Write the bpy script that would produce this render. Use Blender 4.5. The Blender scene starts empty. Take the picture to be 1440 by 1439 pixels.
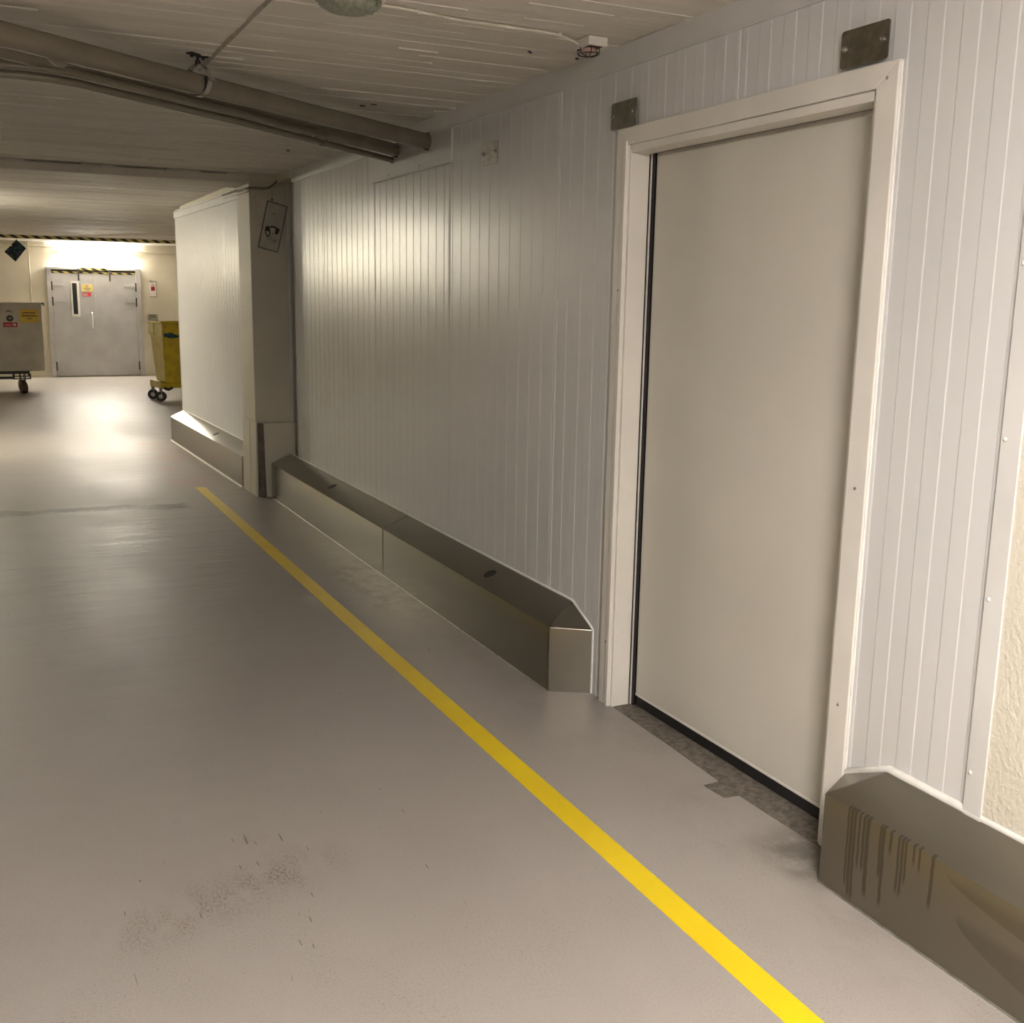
import bpy, bmesh, math, random
from mathutils import Vector, Matrix
random.seed(7)
scene = bpy.context.scene
C = scene.collection

# ------------------------------------------------------------------ camera
F_PX, YAW, PITCH, ROLL, CAM_H = 1522.617, 0.45357452, -0.1932447, -0.01709098, 1.56
ca, sa, cb, sb, cg, sg = math.cos(YAW), math.sin(YAW), math.cos(PITCH), math.sin(PITCH), math.cos(ROLL), math.sin(ROLL)
fw = Vector((sa * cb, ca * cb, sb)); rt = Vector((ca, -sa, 0)); dn = fw.cross(rt)
r_ = cg * rt + sg * dn; d_ = -sg * rt + cg * dn
cam_data = bpy.data.cameras.new('camera'); cam = bpy.data.objects.new('camera', cam_data); C.objects.link(cam)
cam_data.sensor_width = 36; cam_data.lens = F_PX / 1440 * 36; cam_data.clip_start = 0.05
up = -d_; bk = -fw
cam.matrix_world = Matrix(((r_.x, up.x, bk.x, 0), (r_.y, up.y, bk.y, 0), (r_.z, up.z, bk.z, CAM_H), (0, 0, 0, 1)))
scene.camera = cam

# ------------------------------------------------------------------ world, exposure, lamp powers
world = bpy.data.worlds.new('world'); scene.world = world; world.use_nodes = True
world.node_tree.nodes['Background'].inputs[0].default_value = (0.02, 0.02, 0.02, 1)
vs = scene.view_settings
vs.view_transform = 'Standard'; vs.look = 'None'; vs.gamma = 1; vs.use_curve_mapping = False
vs.exposure = 2.36
END_LAMP, MID_LAMP, FAR_LAMP, NEAR_LAMP = 38.0, 23.0, 46.0, 57.0
WARM, COOL = (1.0, 0.925, 0.73), (1.0, 0.935, 0.88)

# ------------------------------------------------------------------ node helper and materials
class N:
    def __init__(s, name):
        s.m = bpy.data.materials.new(name); s.m.use_nodes = True; s.t = s.m.node_tree
        s.b = s.t.nodes['Principled BSDF']; s._p = None
    def new(s, k): return s.t.nodes.new(k)
    def put(s, v, sock):
        if hasattr(v, 'is_output'): s.t.links.new(v, sock)
        elif isinstance(v, (tuple, list)): sock.default_value = tuple(v) + ((1,) if len(v) == 3 and len(sock.default_value) == 4 else ())
        else: sock.default_value = v
    def pos(s):
        if s._p is None: s._p = s.new('ShaderNodeNewGeometry').outputs['Position']
        return s._p
    def xyz(s):
        n = s.new('ShaderNodeSeparateXYZ'); s.put(s.pos(), n.inputs[0]); return n.outputs
    def scaled(s, x, y, z):
        n = s.new('ShaderNodeVectorMath'); n.operation = 'MULTIPLY'; s.put(s.pos(), n.inputs[0]); n.inputs[1].default_value = (x, y, z); return n.outputs[0]
    def math(s, op, a, b=0.0, c=0.0, clamp=False):
        n = s.new('ShaderNodeMath'); n.operation = op; n.use_clamp = clamp
        for i, v in enumerate((a, b, c)): s.put(v, n.inputs[i])
        return n.outputs[0]
    def noise(s, vec, scale=1.0, detail=3.0, rough=0.55):
        n = s.new('ShaderNodeTexNoise'); s.put(vec, n.inputs['Vector']); n.inputs['Scale'].default_value = scale
        n.inputs['Detail'].default_value = detail; n.inputs['Roughness'].default_value = rough; return n.outputs['Fac']
    def rng(s, v, a, b, c=0.0, d=1.0, smooth=True):
        n = s.new('ShaderNodeMapRange'); n.interpolation_type = 'SMOOTHSTEP' if smooth else 'LINEAR'
        for i, q in enumerate((v, a, b, c, d)): s.put(q, n.inputs[i])
        return n.outputs[0]
    def mix(s, f, a, b):
        n = s.new('ShaderNodeMix'); n.data_type = 'RGBA'; s.put(f, n.inputs[0]); s.put(a, n.inputs[6]); s.put(b, n.inputs[7]); return n.outputs[2]
    def band(s, v, a, b, soft):   # 1 between a and b
        return s.math('MULTIPLY', s.rng(v, a - soft, a + soft), s.rng(v, b - soft, b + soft, 1, 0))
    def mul(s, *v):
        r = v[0]
        for q in v[1:]: r = s.math('MULTIPLY', r, q)
        return r
    def bump(s, h, dist=0.01, strength=0.3):
        n = s.new('ShaderNodeBump'); s.put(h, n.inputs['Height']); n.inputs['Distance'].default_value = dist; n.inputs['Strength'].default_value = strength
        s.put(n.outputs[0], s.b.inputs['Normal'])
    def set(s, color=None, rough=None, metal=None, spec=None, emit=None, power=None, coat=None, trans=None):
        for v, k in ((color, 'Base Color'), (rough, 'Roughness'), (metal, 'Metallic'), (spec, 'Specular IOR Level'), (emit, 'Emission Color'), (power, 'Emission Strength'), (coat, 'Coat Weight'), (trans, 'Transmission Weight')):
            if v is not None: s.put(v, s.b.inputs[k])
        return s.m

def plain(name, col, rough=0.5, metal=0.0, var=0.06, scale=9.0, spec=None, bumpd=0.0):
    n = N(name); f = n.noise(n.pos(), scale, 4)
    c2 = tuple(c * (1 - 2.2 * var) for c in col); c1 = tuple(min(1, c * (1 + var)) for c in col)
    if bumpd: n.bump(n.noise(n.pos(), scale * 8, 4), bumpd, 0.4)
    return n.set(n.mix(n.rng(f, 0.3, 0.7), c2, c1), rough, metal, spec)

M = {}
# panels: painted profiled steel sheet, satin gloss
n = N('painted_steel_panel'); f = n.noise(n.scaled(1, 1, 0.5), 1.2, 1)
n.bump(n.noise(n.scaled(1, 1.5, 0.6), 1.5, 1), 0.004, 0.05)
M['panel'] = n.set(n.mix(n.rng(f, 0.3, 0.7), (0.675, 0.668, 0.662), (0.705, 0.698, 0.694)), 0.28, 0, 0.5)
M['flash'] = plain('white_flashing', (0.68, 0.67, 0.65), 0.38, 0, 0.03, 3)
M['frame'] = plain('door_frame_white', (0.80, 0.765, 0.70), 0.32, 0, 0.03, 3)
M['leaf'] = plain('cream_door_leaf', (0.70, 0.665, 0.585), 0.45, 0, 0.02, 2)
M['caulk'] = plain('white_sealant', (0.85, 0.83, 0.78), 0.5, 0, 0.04, 20)
M['rubber'] = plain('black_rubber', (0.012, 0.011, 0.012), 0.6, 0, 0.1)
M['dark'] = plain('dark_steel', (0.035, 0.03, 0.026), 0.55, 0.3, 0.2)
M['rust_grey'] = plain('dull_brown_steel', (0.15, 0.125, 0.095), 0.5, 0, 0.15, 12)
M['rust'] = plain('rusty_brown_metal', (0.09, 0.035, 0.02), 0.6, 0.2, 0.3, 30)
# stainless, satin with wiping smears
def stainless(name, drips):
    n = N(name); x, y, z = n.xyz()
    smear = n.noise(n.scaled(5, 1.6, 4), 1.0, 3, 0.5)
    col = n.mix(n.rng(smear, 0.35, 0.7), (0.275, 0.252, 0.208), (0.30, 0.276, 0.232))
    rough = n.rng(smear, 0.3, 0.75, 0.20, 0.26)
    if drips:
        front = n.rng(x, 1.985, 1.98, 0, 1)
        wob = n.math('ADD', y, n.math('MULTIPLY', n.math('SUBTRACT', n.noise(n.scaled(0, 6, 16), 1.0, 2), 0.5), 0.012))
        m = 0.0
        for dy_, ze, wd in ((1.986, .03, .003), (1.974, .005, .005), (1.962, .0, .004), (1.946, .10, .003), (1.930, .10, .004), (1.916, .035, .006), (1.872, .11, .004), (1.862, .037, .0045), (1.838, .19, .004), (1.811, .10, .0035), (1.799, .095, .004), (1.788, .135, .003), (1.763, .20, .003), (1.745, .19, .003), (1.704, .115, .0045)):
            dm = n.math('MULTIPLY', n.rng(n.math('ABSOLUTE', n.math('SUBTRACT', wob, dy_)), wd, wd + .0012, 1, 0), n.rng(z, ze, ze + .03))
            m = n.math('MAXIMUM', dm, m)
        m = n.mul(m, front, 0.8)
        def lobe(y0, z0, k, zu):
            d = n.math('SUBTRACT', z, n.math('SUBTRACT', z0, n.math('MULTIPLY', n.math('SQRT', n.math('MAXIMUM', n.math('SUBTRACT', y0, y), 0.0)), k)))
            return n.mul(n.rng(d, -.002, .002), n.rng(y, y0 - .002, y0, 1, 0), n.rng(z, zu - .02, zu + .02, 1, 0.0), front)
        wipe = n.math('MAXIMUM', lobe(1.663, .241, .108, .235), lobe(1.622, .147, .175, .150))
        mm = n.math('MAXIMUM', m, n.math('MULTIPLY', wipe, 0.45))
        col = n.mix(mm, col, (0.15, 0.128, 0.10)); rough = n.math('ADD', rough, n.math('MULTIPLY', mm, 0.15))
    if drips: rough = n.math('ADD', rough, 0.12)
    n.bump(n.noise(n.scaled(1.5, 1.1, 1.5), 1.0, 0), 0.01, 0.035)
    return n.set(col, rough, 1.0)
M['steel'] = stainless('satin_stainless', False)
M['steel_drip'] = stainless('satin_stainless_with_drips', True)
M['plate'] = plain('grey_metal_plate', (0.26, 0.235, 0.19), 0.38, 1.0, 0.12, 25)
M['chrome'] = plain('bright_metal', (0.62, 0.60, 0.57), 0.25, 1.0, 0.05, 20)
M['galv'] = plain('galvanised_steel', (0.42, 0.40, 0.36), 0.4, 0.8, 0.12, 30)
# concrete paint
def concrete(name, col, bd=0.006, sc=45):
    n = N(name); big = n.noise(n.pos(), 1.6, 4); fine = n.noise(n.pos(), sc, 5, 0.6)
    c = n.mix(n.rng(big, 0.3, 0.75), tuple(k * 0.90 for k in col), col)
    spot = n.rng(n.noise(n.pos(), 7, 5, 0.7), 0.66, 0.75)
    n.bump(fine, bd, 0.5)
    return n.set(n.mix(n.math('MULTIPLY', spot, 0.25), c, tuple(k * 0.55 for k in col)), 0.55, 0, 0.4)
M['concrete'] = concrete('cream_painted_concrete', (0.74, 0.685, 0.56))
M['grey_concrete'] = concrete('bare_grey_concrete', (0.40, 0.375, 0.33))
M['plaster'] = concrete('cream_rough_plaster', (0.74, 0.69, 0.58), 0.012, 60)
M['pillar'] = concrete('old_cream_paint', (0.70, 0.655, 0.54), 0.008, 40)
n = N('board_marked_ceiling_paint'); st = n.noise(n.scaled(0.6, 14, 1), 1.0, 5, 0.6); fine = n.noise(n.scaled(5, 60, 20), 1.0, 4)
big = n.noise(n.pos(), 0.8, 3)
c = n.mix(n.rng(st, 0.25, 0.75), (0.68, 0.64, 0.57), (0.80, 0.76, 0.69))
c = n.mix(n.math('MULTIPLY', n.rng(big, 0.5, 0.75), 0.25), c, (0.58, 0.52, 0.44))
n.bump(n.math('ADD', fine, n.math('MULTIPLY', st, 1.2)), 0.004, 0.6)
M['ceiling'] = n.set(c, 0.6, 0, 0.35)
# floor coating
n = N('grey_floor_coating'); x, y, z = n.xyz()
big = n.noise(n.scaled(1.0, 0.6, 1), 1.1, 4); fine = n.noise(n.pos(), 190, 4, 0.75); mid = n.noise(n.scaled(2.2, 7, 1), 1.0, 5, 0.6)
col = n.mix(n.rng(big, 0.3, 0.7), (0.312, 0.284, 0.260), (0.350, 0.322, 0.298))
col = n.mix(n.math('MULTIPLY', n.rng(fine, 0.50, 0.64), 0.40), col, (0.20, 0.175, 0.15))
# scuffed patch in the foreground
dx = n.math('SUBTRACT', x, n.math('ADD', 0.16, n.math('MULTIPLY', n.math('SUBTRACT', y, 2.3), 0.62)))
pm = n.mul(n.band(n.math('ADD', n.math('MULTIPLY', y, 1.0), n.math('MULTIPLY', x, -0.30)), 2.44, 2.60, 0.10), n.band(x, 0.22, 0.78, 0.16))
speck = n.rng(n.noise(n.scaled(1.6, 0.8, 1), 90, 5, 0.8), 0.42, 0.62)
col = n.mix(n.mul(pm, speck, n.rng(n.noise(n.scaled(14, 5, 1), 1.0, 3, 0.6), 0.35, 0.62), 1.0), col, (0.13, 0.10, 0.08))
scr = n.rng(n.noise(n.scaled(85, 9, 1), 1.0, 1, 0.4), 0.735, 0.775)
pm2 = n.mul(n.band(y, 2.25, 3.0, 0.12), n.band(x, 0.15, 1.2, 0.2))
col = n.mix(n.mul(pm2, scr, 0.85), col, (0.09, 0.07, 0.055))
speck2 = n.rng(n.noise(n.pos(), 150, 4, 0.75), 0.56, 0.66)
col = n.mix(n.mul(n.band(y, 1.2, 2.6, 0.3), n.rng(n.noise(n.pos(), 3.5, 3), 0.42, 0.6), speck2, 0.75), col, (0.15, 0.125, 0.10))
# few loose dark spots
dots = n.rng(n.noise(n.pos(), 23, 2, 0.5), 0.775, 0.79)
col = n.mix(n.math('MULTIPLY', dots, 0.8), col, (0.07, 0.055, 0.045))
# dirty joint across the corridor under the beam
jy = n.math('ADD', y, n.math('ADD', n.math('MULTIPLY', x, 0.08), n.math('MULTIPLY', n.math('SUBTRACT', n.noise(n.scaled(3, 3, 1), 1.0, 4), 0.5), 0.30)))
jt = n.mul(n.band(jy, 8.28, 8.48, 0.03), n.rng(x, 1.25, 1.35, 1, 0), n.rng(n.noise(n.scaled(6, 20, 1), 1, 3), 0.25, 0.45))
col = n.mix(n.math('MULTIPLY', jt, 1.0), col, (0.10, 0.085, 0.065))
# streaky dirt between the joint and the viewer, reddish marks by the far bumper
sd = n.mul(n.band(y, 5.5, 8.3, 0.5), n.band(x, -0.5, 1.3, 0.4), n.rng(mid, 0.52, 0.70))
col = n.mix(n.math('MULTIPLY', sd, 0.16), col, (0.16, 0.135, 0.11))
rd = n.mul(n.band(y, 9.0, 12.5, 0.4), n.band(x, 1.35, 1.75, 0.12), n.rng(n.noise(n.scaled(4, 2, 1), 1, 4), 0.42, 0.65))
col = n.mix(n.math('MULTIPLY', rd, 0.40), col, (0.40, 0.17, 0.12))
# grime against the bumpers and the door foot
gr = n.mul(n.band(x, 1.80, 2.2, 0.10), n.rng(n.noise(n.scaled(7, 4, 1), 1, 5, 0.7), 0.45, 0.68))
col = n.mix(n.math('MULTIPLY', gr, 0.16), col, (0.16, 0.13, 0.10))
gf = n.mul(n.band(x, 1.93, 2.2, 0.06), n.band(y, 2.06, 2.34, 0.09), n.rng(n.noise(n.scaled(9, 9, 1), 1, 5, 0.7), 0.25, 0.6))
col = n.mix(n.math('MULTIPLY', gf, 0.75), col, (0.09, 0.075, 0.06))
gs = n.mul(n.band(x, 1.72, 2.0, 0.07), n.band(y, 5.0, 6.1, 0.25), n.rng(n.noise(n.scaled(14, 8, 1), 1, 5, 0.75), 0.4, 0.62))
col = n.mix(n.math('MULTIPLY', gs, 0.5), col, (0.14, 0.12, 0.09))
rough = n.math('ADD', n.rng(big, 0.3, 0.7, 0.37, 0.46), n.rng(mid, 0.35, 0.75, 0.0, 0.05))
n.bump(n.math('ADD', n.math('MULTIPLY', n.rng(y, 2.5, 7.0, 0.12, 1.0), n.math('ADD', n.noise(n.scaled(1.5, 8, 1), 1.0, 4), n.math('MULTIPLY', n.noise(n.scaled(5, 34, 1), 1.0, 3), 0.35))), n.math('MULTIPLY', n.noise(n.pos(), 90, 3), 0.10)), 0.012, 0.42)
M['floor'] = n.set(col, rough, 0, 0.45)
n = N('bare_concrete'); f = n.noise(n.pos(), 35, 5, 0.7)
n.bump(f, 0.006, 0.6)
M['bare'] = n.set(n.mix(n.rng(f, 0.35, 0.65), (0.085, 0.072, 0.058), (0.20, 0.175, 0.145)), 0.6)
n = N('yellow_line_paint'); x, y, z = n.xyz(); f = n.noise(n.pos(), 260, 3, 0.7)
wear = n.mul(n.rng(f, 0.66, 0.72), n.rng(n.noise(n.pos(), 5, 3), 0.4, 0.65))
edge = n.rng(n.noise(n.pos(), 2.0, 3), 0.3, 0.7)
M['yellow_line'] = n.set(n.mix(n.math('MULTIPLY', wear, 0.7), n.mix(edge, (0.72, 0.52, 0.005), (0.78, 0.58, 0.008)), (0.35, 0.24, 0.03)), 0.38, 0, 0.4)
M['joint'] = plain('dull_joint_filler', (0.50, 0.46, 0.39), 0.6, 0, 0.1, 12)
M['pipe'] = plain('old_cream_pipe', (0.215, 0.188, 0.145), 0.2, 0, 0.05, 5)
M['cable'] = plain('white_cable', (0.78, 0.73, 0.63), 0.45, 0, 0.08, 15)
M['white_plastic'] = plain('white_plastic', (0.80, 0.76, 0.70), 0.4, 0, 0.03, 20)
M['pink_dome'] = plain('pinkish_plastic_dome', (0.62, 0.42, 0.36), 0.3, 0, 0.04, 20)
M['glass_lamp'] = plain('ribbed_grey_glass', (0.30, 0.32, 0.26), 0.2, 0, 0.12, 60, 0.6)
M['grey_door'] = plain('grey_door_paint', (0.52, 0.515, 0.53), 0.42, 0, 0.05, 3)
M['grey_frame'] = plain('grey_frame_paint', (0.52, 0.51, 0.50), 0.42, 0, 0.05, 3)
M['white_paint'] = plain('white_gloss_paint', (0.82, 0.80, 0.76), 0.35, 0, 0.03, 6)
M['dark_glass'] = plain('dark_wired_glass', (0.03, 0.035, 0.035), 0.12, 0, 0.2, 30, 0.6)
M['sign_yellow'] = plain('yellow_sign', (0.86, 0.70, 0.28), 0.4, 0, 0.04, 30)
M['sticker_yellow'] = plain('yellow_sticker', (0.62, 0.42, 0.03), 0.4, 0, 0.05, 30)
M['red'] = plain('red_print', (0.62, 0.06, 0.07), 0.4, 0, 0.06, 30)
M['deep_red'] = plain('dark_red_print', (0.35, 0.015, 0.03), 0.4, 0, 0.1, 40)
M['ink'] = plain('black_print', (0.03, 0.025, 0.02), 0.5, 0, 0.1, 30)
M['cart'] = plain('grey_cart_paint', (0.50, 0.46, 0.385), 0.5, 0, 0.06, 4)
M['bin_yellow'] = plain('worn_yellow_paint', (0.50, 0.36, 0.012), 0.45, 0, 0.10, 10)
M['bin_lit'] = plain('lit_side_yellow', (0.60, 0.50, 0.20), 0.5, 0, 0.06, 8)  # bin yellow paled for the sides facing the lamp, light put into colour
M['teal'] = plain('dark_teal_smear', (0.01, 0.06, 0.08), 0.5, 0, 0.3, 30)
M['sign_white'] = plain('white_notice', (0.52, 0.49, 0.42), 0.4, 0, 0.04, 20)
n = N('hazard_stripes'); x, y, z = n.xyz()
s = n.math('FRACT', n.math('DIVIDE', n.math('ADD', x, n.math('MULTIPLY', z, 1.6)), 0.17))
M['hazard'] = n.set(n.mix(n.rng(s, 0.49, 0.51), (0.02, 0.018, 0.015), (0.66, 0.55, 0.18)), 0.5)
n = N('dark_blue_print'); f = n.noise(n.scaled(14, 14, 14), 1.0, 5, 0.7); g = n.noise(n.scaled(9, 9, 16), 1.0, 2)
c = n.mix(n.rng(f, 0.45, 0.62), (0.005, 0.008, 0.013), (0.022, 0.06, 0.085))
M['poster'] = n.set(n.mix(n.rng(g, 0.58, 0.68), c, (0.045, 0.045, 0.08)), 0.4, 0, 0.2)
def lamp_mat(name, col, power):
    n = N(name); f = n.noise(n.pos(), 3, 2); return n.set((0.9, 0.9, 0.88), 0.4, emit=n.mix(n.math('MULTIPLY', f, 0.05), col, (1, 1, 1)), power=power)
M['lamp_end'] = lamp_mat('end_lamp_diffuser', (1, 0.945, 0.84), END_LAMP)
M['lamp_mid'] = lamp_mat('mid_lamp_diffuser', WARM, MID_LAMP)
M['lamp_far'] = lamp_mat('far_lamp_diffuser', WARM, FAR_LAMP)
M['lamp_near'] = lamp_mat('near_lamp_diffuser', COOL, NEAR_LAMP)

# ------------------------------------------------------------------ mesh builder
class MB:
    def __init__(s): s.v = []; s.f = []; s.sm = []
    def add(s, vs, fs, smooth=False):
        k = len(s.v); s.v += [tuple(q) for q in vs]
        for q in fs: s.f.append(tuple(i + k for i in q)); s.sm.append(smooth)
        return s
    def box(s, x0, x1, y0, y1, z0, z1):
        return s.add([(x0, y0, z0), (x1, y0, z0), (x1, y1, z0), (x0, y1, z0), (x0, y0, z1), (x1, y0, z1), (x1, y1, z1), (x0, y1, z1)],
                     [(0, 3, 2, 1), (4, 5, 6, 7), (0, 1, 5, 4), (1, 2, 6, 5), (2, 3, 7, 6), (3, 0, 4, 7)])
    def hexa(s, low, high):     # two matching rings of points
        k = len(low); f = [tuple(reversed(range(k))), tuple(range(k, 2 * k))]
        for i in range(k): j = (i + 1) % k; f.append((i, j, k + j, k + i))
        return s.add(list(low) + list(high), f)
    def tube(s, path, r, n=12, caps=True, closed=False):
        P = [Vector(p) for p in path]; m = len(P); rings = []
        ref = None
        for i in range(m):
            if closed: t = P[(i + 1) % m] - P[i - 1]
            else: t = P[min(i + 1, m - 1)] - P[max(i - 1, 0)]
            t.normalize()
            if ref is None: ref = Vector((0, 0, 1)) if abs(t.z) < 0.9 else Vector((1, 0, 0))
            a = (ref - t * ref.dot(t)).normalized(); b = t.cross(a); ref = a
            rr = r[i] if isinstance(r, (list, tuple)) else r
            rings.append([P[i] + (a * math.cos(2 * math.pi * k / n) + b * math.sin(2 * math.pi * k / n)) * rr for k in range(n)])
        vs = [q for ring in rings for q in ring]; fs = []
        for i in range(m if closed else m - 1):
            j = (i + 1) % m
            for k in range(n): l = (k + 1) % n; fs.append((i * n + k, i * n + l, j * n + l, j * n + k))
        s.add(vs, fs, True)
        if caps and not closed:
            s.add(rings[0], [tuple(reversed(range(n)))]); s.add(rings[-1], [tuple(range(n))])
        return s
    def dome(s, c, r, h, n=16, m=5, down=True):
        c = Vector(c); sg_ = -1 if down else 1; vs = []; fs = []
        for i in range(m):
            a = math.pi / 2 * i / m
            for k in range(n): t = 2 * math.pi * k / n; vs.append((c.x + r * math.cos(a) * math.cos(t), c.y + r * math.cos(a) * math.sin(t), c.z + sg_ * h * math.sin(a)))
        vs.append((c.x, c.y, c.z + sg_ * h))
        for i in range(m - 1):
            for k in range(n): l = (k + 1) % n; fs.append((i * n + k, i * n + l, (i + 1) * n + l, (i + 1) * n + k))
        for k in range(n): fs.append(((m - 1) * n + k, (m - 1) * n + (k + 1) % n, m * n))
        fs.append(tuple(range(n)))
        return s.add(vs, fs, True)
    def build(s, name, mat, parent=None, xf=None, bevel=0.0, origin=None, seg=2):
        V = [Vector(xf(*p)) if xf else Vector(p) for p in s.v]
        o0 = Vector((0, 0, 0)); q = parent
        while q is not None: o0 = o0 + q.location; q = q.parent
        if parent is None:
            lo = [min(p[i] for p in V) for i in range(3)]; hi = [max(p[i] for p in V) for i in range(3)]
            org = Vector(origin) if origin else Vector(((lo[0] + hi[0]) / 2, (lo[1] + hi[1]) / 2, lo[2]))
        else: org = o0
        me = bpy.data.meshes.new(name); me.from_pydata([tuple(p - org) for p in V], [], s.f)
        me.polygons.foreach_set('use_smooth', s.sm); me.update()
        bm = bmesh.new(); bm.from_mesh(me); bmesh.ops.recalc_face_normals(bm, faces=bm.faces); bm.to_mesh(me); bm.free()
        ob = bpy.data.objects.new(name, me); C.objects.link(ob); me.materials.append(M[mat])
        if parent is not None: ob.parent = parent
        else: ob.location = org
        if bevel:
            b = ob.modifiers.new('bevel', 'BEVEL'); b.width = bevel; b.segments = seg; b.limit_method = 'ANGLE'; b.angle_limit = math.radians(40)
        return ob

def box(name, mat, parent, dims, bevel=0.0, xf=None): return MB().box(*dims).build(name, mat, parent, xf, bevel)
def thing(name, loc, label=None, cat=None, group=None, kind=None):
    o = bpy.data.objects.new(name, None); C.objects.link(o); o.location = loc; o.empty_display_size = 0.1
    return tag(o, label, cat, group, kind)
def tag(o, label=None, cat=None, group=None, kind=None):
    for k, v in (('label', label), ('category', cat), ('group', group), ('kind', kind)):
        if v: o[k] = v
    return o

XW, ZC = 2.127, 2.455          # face of the panel wall, ceiling height
XL, XR, YB, YE = -5.6, 4.6, -4.2, 22.0

# ================================================================== THE SETTING
floor = box('floor', 'floor', None, (XL - .1, XR + .1, YB - .1, YE + .15, -0.12, 0.0))
tag(floor, 'grey-beige coated concrete floor of the corridor', 'floor', kind='structure')
ln = MB()
ys = [-3.9 + i * 0.43 for i in range(30)] + [8.99]
for a, b in zip(ys[:-1], ys[1:]):
    ln.add([(1.495, a, 0.0012), (1.576, a, 0.0012), (1.576, b, 0.0012), (1.495, b, 0.0012), (1.495, a, 0.0), (1.576, a, 0.0), (1.576, b, 0.0), (1.495, b, 0.0)],
           [(0, 1, 2, 3), (4, 7, 3, 0), (5, 1, 2, 6)])
ln.add([(1.495, 8.99, 0.0012), (1.576, 8.99, 0.0012), (1.545, 9.02, 0.0012), (1.49, 9.03, 0.0012)], [(0, 1, 2, 3)])
o = ln.build('floor_line', 'yellow_line', floor); o['label'] = 'yellow painted guide line along the floor'
bc = MB()
bc.hexa([(2.108, 2.19, 0.0005), (2.10, 2.60, 0.0005), (2.045, 2.605, 0.0005), (2.04, 2.708, 0.0005), (2.105, 2.712, 0.0005), (2.118, 3.0, 0.0005), (2.128, 3.43, 0.0005), (2.30, 3.47, 0.0005), (2.30, 2.19, 0.0005)],
        [(2.108, 2.19, 0.002), (2.10, 2.60, 0.002), (2.045, 2.605, 0.002), (2.04, 2.708, 0.002), (2.105, 2.712, 0.002), (2.118, 3.0, 0.002), (2.128, 3.43, 0.002), (2.30, 3.47, 0.002), (2.30, 2.19, 0.002)])
o = bc.build('bare_patch', 'bare', floor); o['label'] = 'strip of bare dark concrete under the door'

# --- ceiling with board-marked relief, one surface
cl = MB(); y = YB; rng = random.Random(3); zprev = ZC; first = True
while y < YE + 0.02:
    w = rng.choice((0.085, 0.095, 0.10, 0.11)); y2 = min(y + w, YE + 0.12)
    z = ZC + rng.uniform(-0.0022, 0.0022)
    if not first: cl.add([(XL - .1, y, zprev), (XR + .1, y, zprev), (XR + .1, y, z), (XL - .1, y, z)], [(0, 1, 2, 3)])
    cl.add([(XL - .1, y, z), (XR + .1, y, z), (XR + .1, y2, z), (XL - .1, y2, z)], [(0, 1, 2, 3)])
    if y > 0.5 and y < 9 or rng.random() < 0.35:          # broken paint-covered fins between the boards
        xx = XL
        while xx < (2.12 if y < 12 else XR):
            L = rng.uniform(0.15, 0.9)
            if rng.random() < 0.38:
                h = rng.uniform(0.0015, 0.006); e = min(xx + L, 2.12 if y < 12 else XR)
                cl.add([(xx, y - .004, z + .001), (e, y - .004, z + .001), (e, y + .0045, z + .001), (xx, y + .0045, z + .001), (xx, y, z - h), (e, y, z - h)],
                       [(0, 1, 5, 4), (4, 5, 2, 3), (0, 4, 3), (1, 2, 5)])
            xx += L + rng.uniform(0.0, 0.35)
    zprev = z; y = y2; first = False
cl.box(XL - .1, XR + .1, YB - .1, YE + .15, ZC + 0.006, ZC + 0.15)
# joint ridge along the corridor, in front of the pipes
ceiling = cl.build('ceiling', 'ceiling'); tag(ceiling, 'low board-marked concrete ceiling painted dull cream', 'ceiling', kind='structure')
MB().add([(0.860, -4, ZC), (0.882, -4, ZC), (0.871, -4, ZC - .009), (0.860, 4.75, ZC), (0.882, 4.75, ZC), (0.871, 4.75, ZC - .009)], [(0, 2, 5, 3), (1, 4, 5, 2), (3, 5, 4), (0, 1, 2)]).build('joint_ridge', 'joint', ceiling)
for hx, hy, w_, l_ in ((1.706, 5.20, .016, .010), (1.742, 5.135, .016, .008), (1.878, 3.775, .007, .006), (1.892, 3.790, .005, .004), (1.809, 7.0, .014, .022), (2.086, 3.79, .008, .006)):
    MB().hexa([(hx - w_, hy - l_, ZC - .0045), (hx + w_ * .8, hy - l_ * .7, ZC - .0045), (hx + w_, hy + l_, ZC - .0045), (hx - w_ * .6, hy + l_ * .8, ZC - .0045)], [(hx - w_, hy - l_, ZC), (hx + w_ * .8, hy - l_ * .7, ZC), (hx + w_, hy + l_, ZC), (hx - w_ * .6, hy + l_ * .8, ZC)]).build('paint_chip', 'dark', ceiling)
prof = [(8.49, 2.386), (8.93, 2.386), (8.93, ZC + .004), (8.53, ZC + .004), (8.53, 2.444), (8.49, 2.444)]
bmm = MB().hexa([(XL, p[0], p[1]) for p in prof], [(2.35, p[0], p[1]) for p in prof])
o = bmm.build('beam', 'ceiling', ceiling, bevel=0.004); o['label'] = 'shallow concrete beam crossing the ceiling'
fil = MB(); rr = random.Random(5); xx = XL
while xx < 1.85:                      # old filler that closes the gap over the beam in places
    L = rr.uniform(0.02, 0.10) if rr.random() < .6 else rr.uniform(.1, .25)
    fil.box(xx, min(xx + L, 1.9), 8.492 + rr.uniform(0, .004), 8.54, 2.438, ZC + .003); xx += L + rr.uniform(0.05, 0.45)
fil.box(1.80, 2.34, 8.491, 8.54, 2.436, ZC + .003)
fil.build('beam_filler', 'ceiling', ceiling)
hb = box('hazard_beam', 'ceiling', ceiling, (XL, XR, 19.70, 19.95, 2.402, ZC + .004))
hb['label'] = 'low ceiling edge with black and yellow warning tape'
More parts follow.
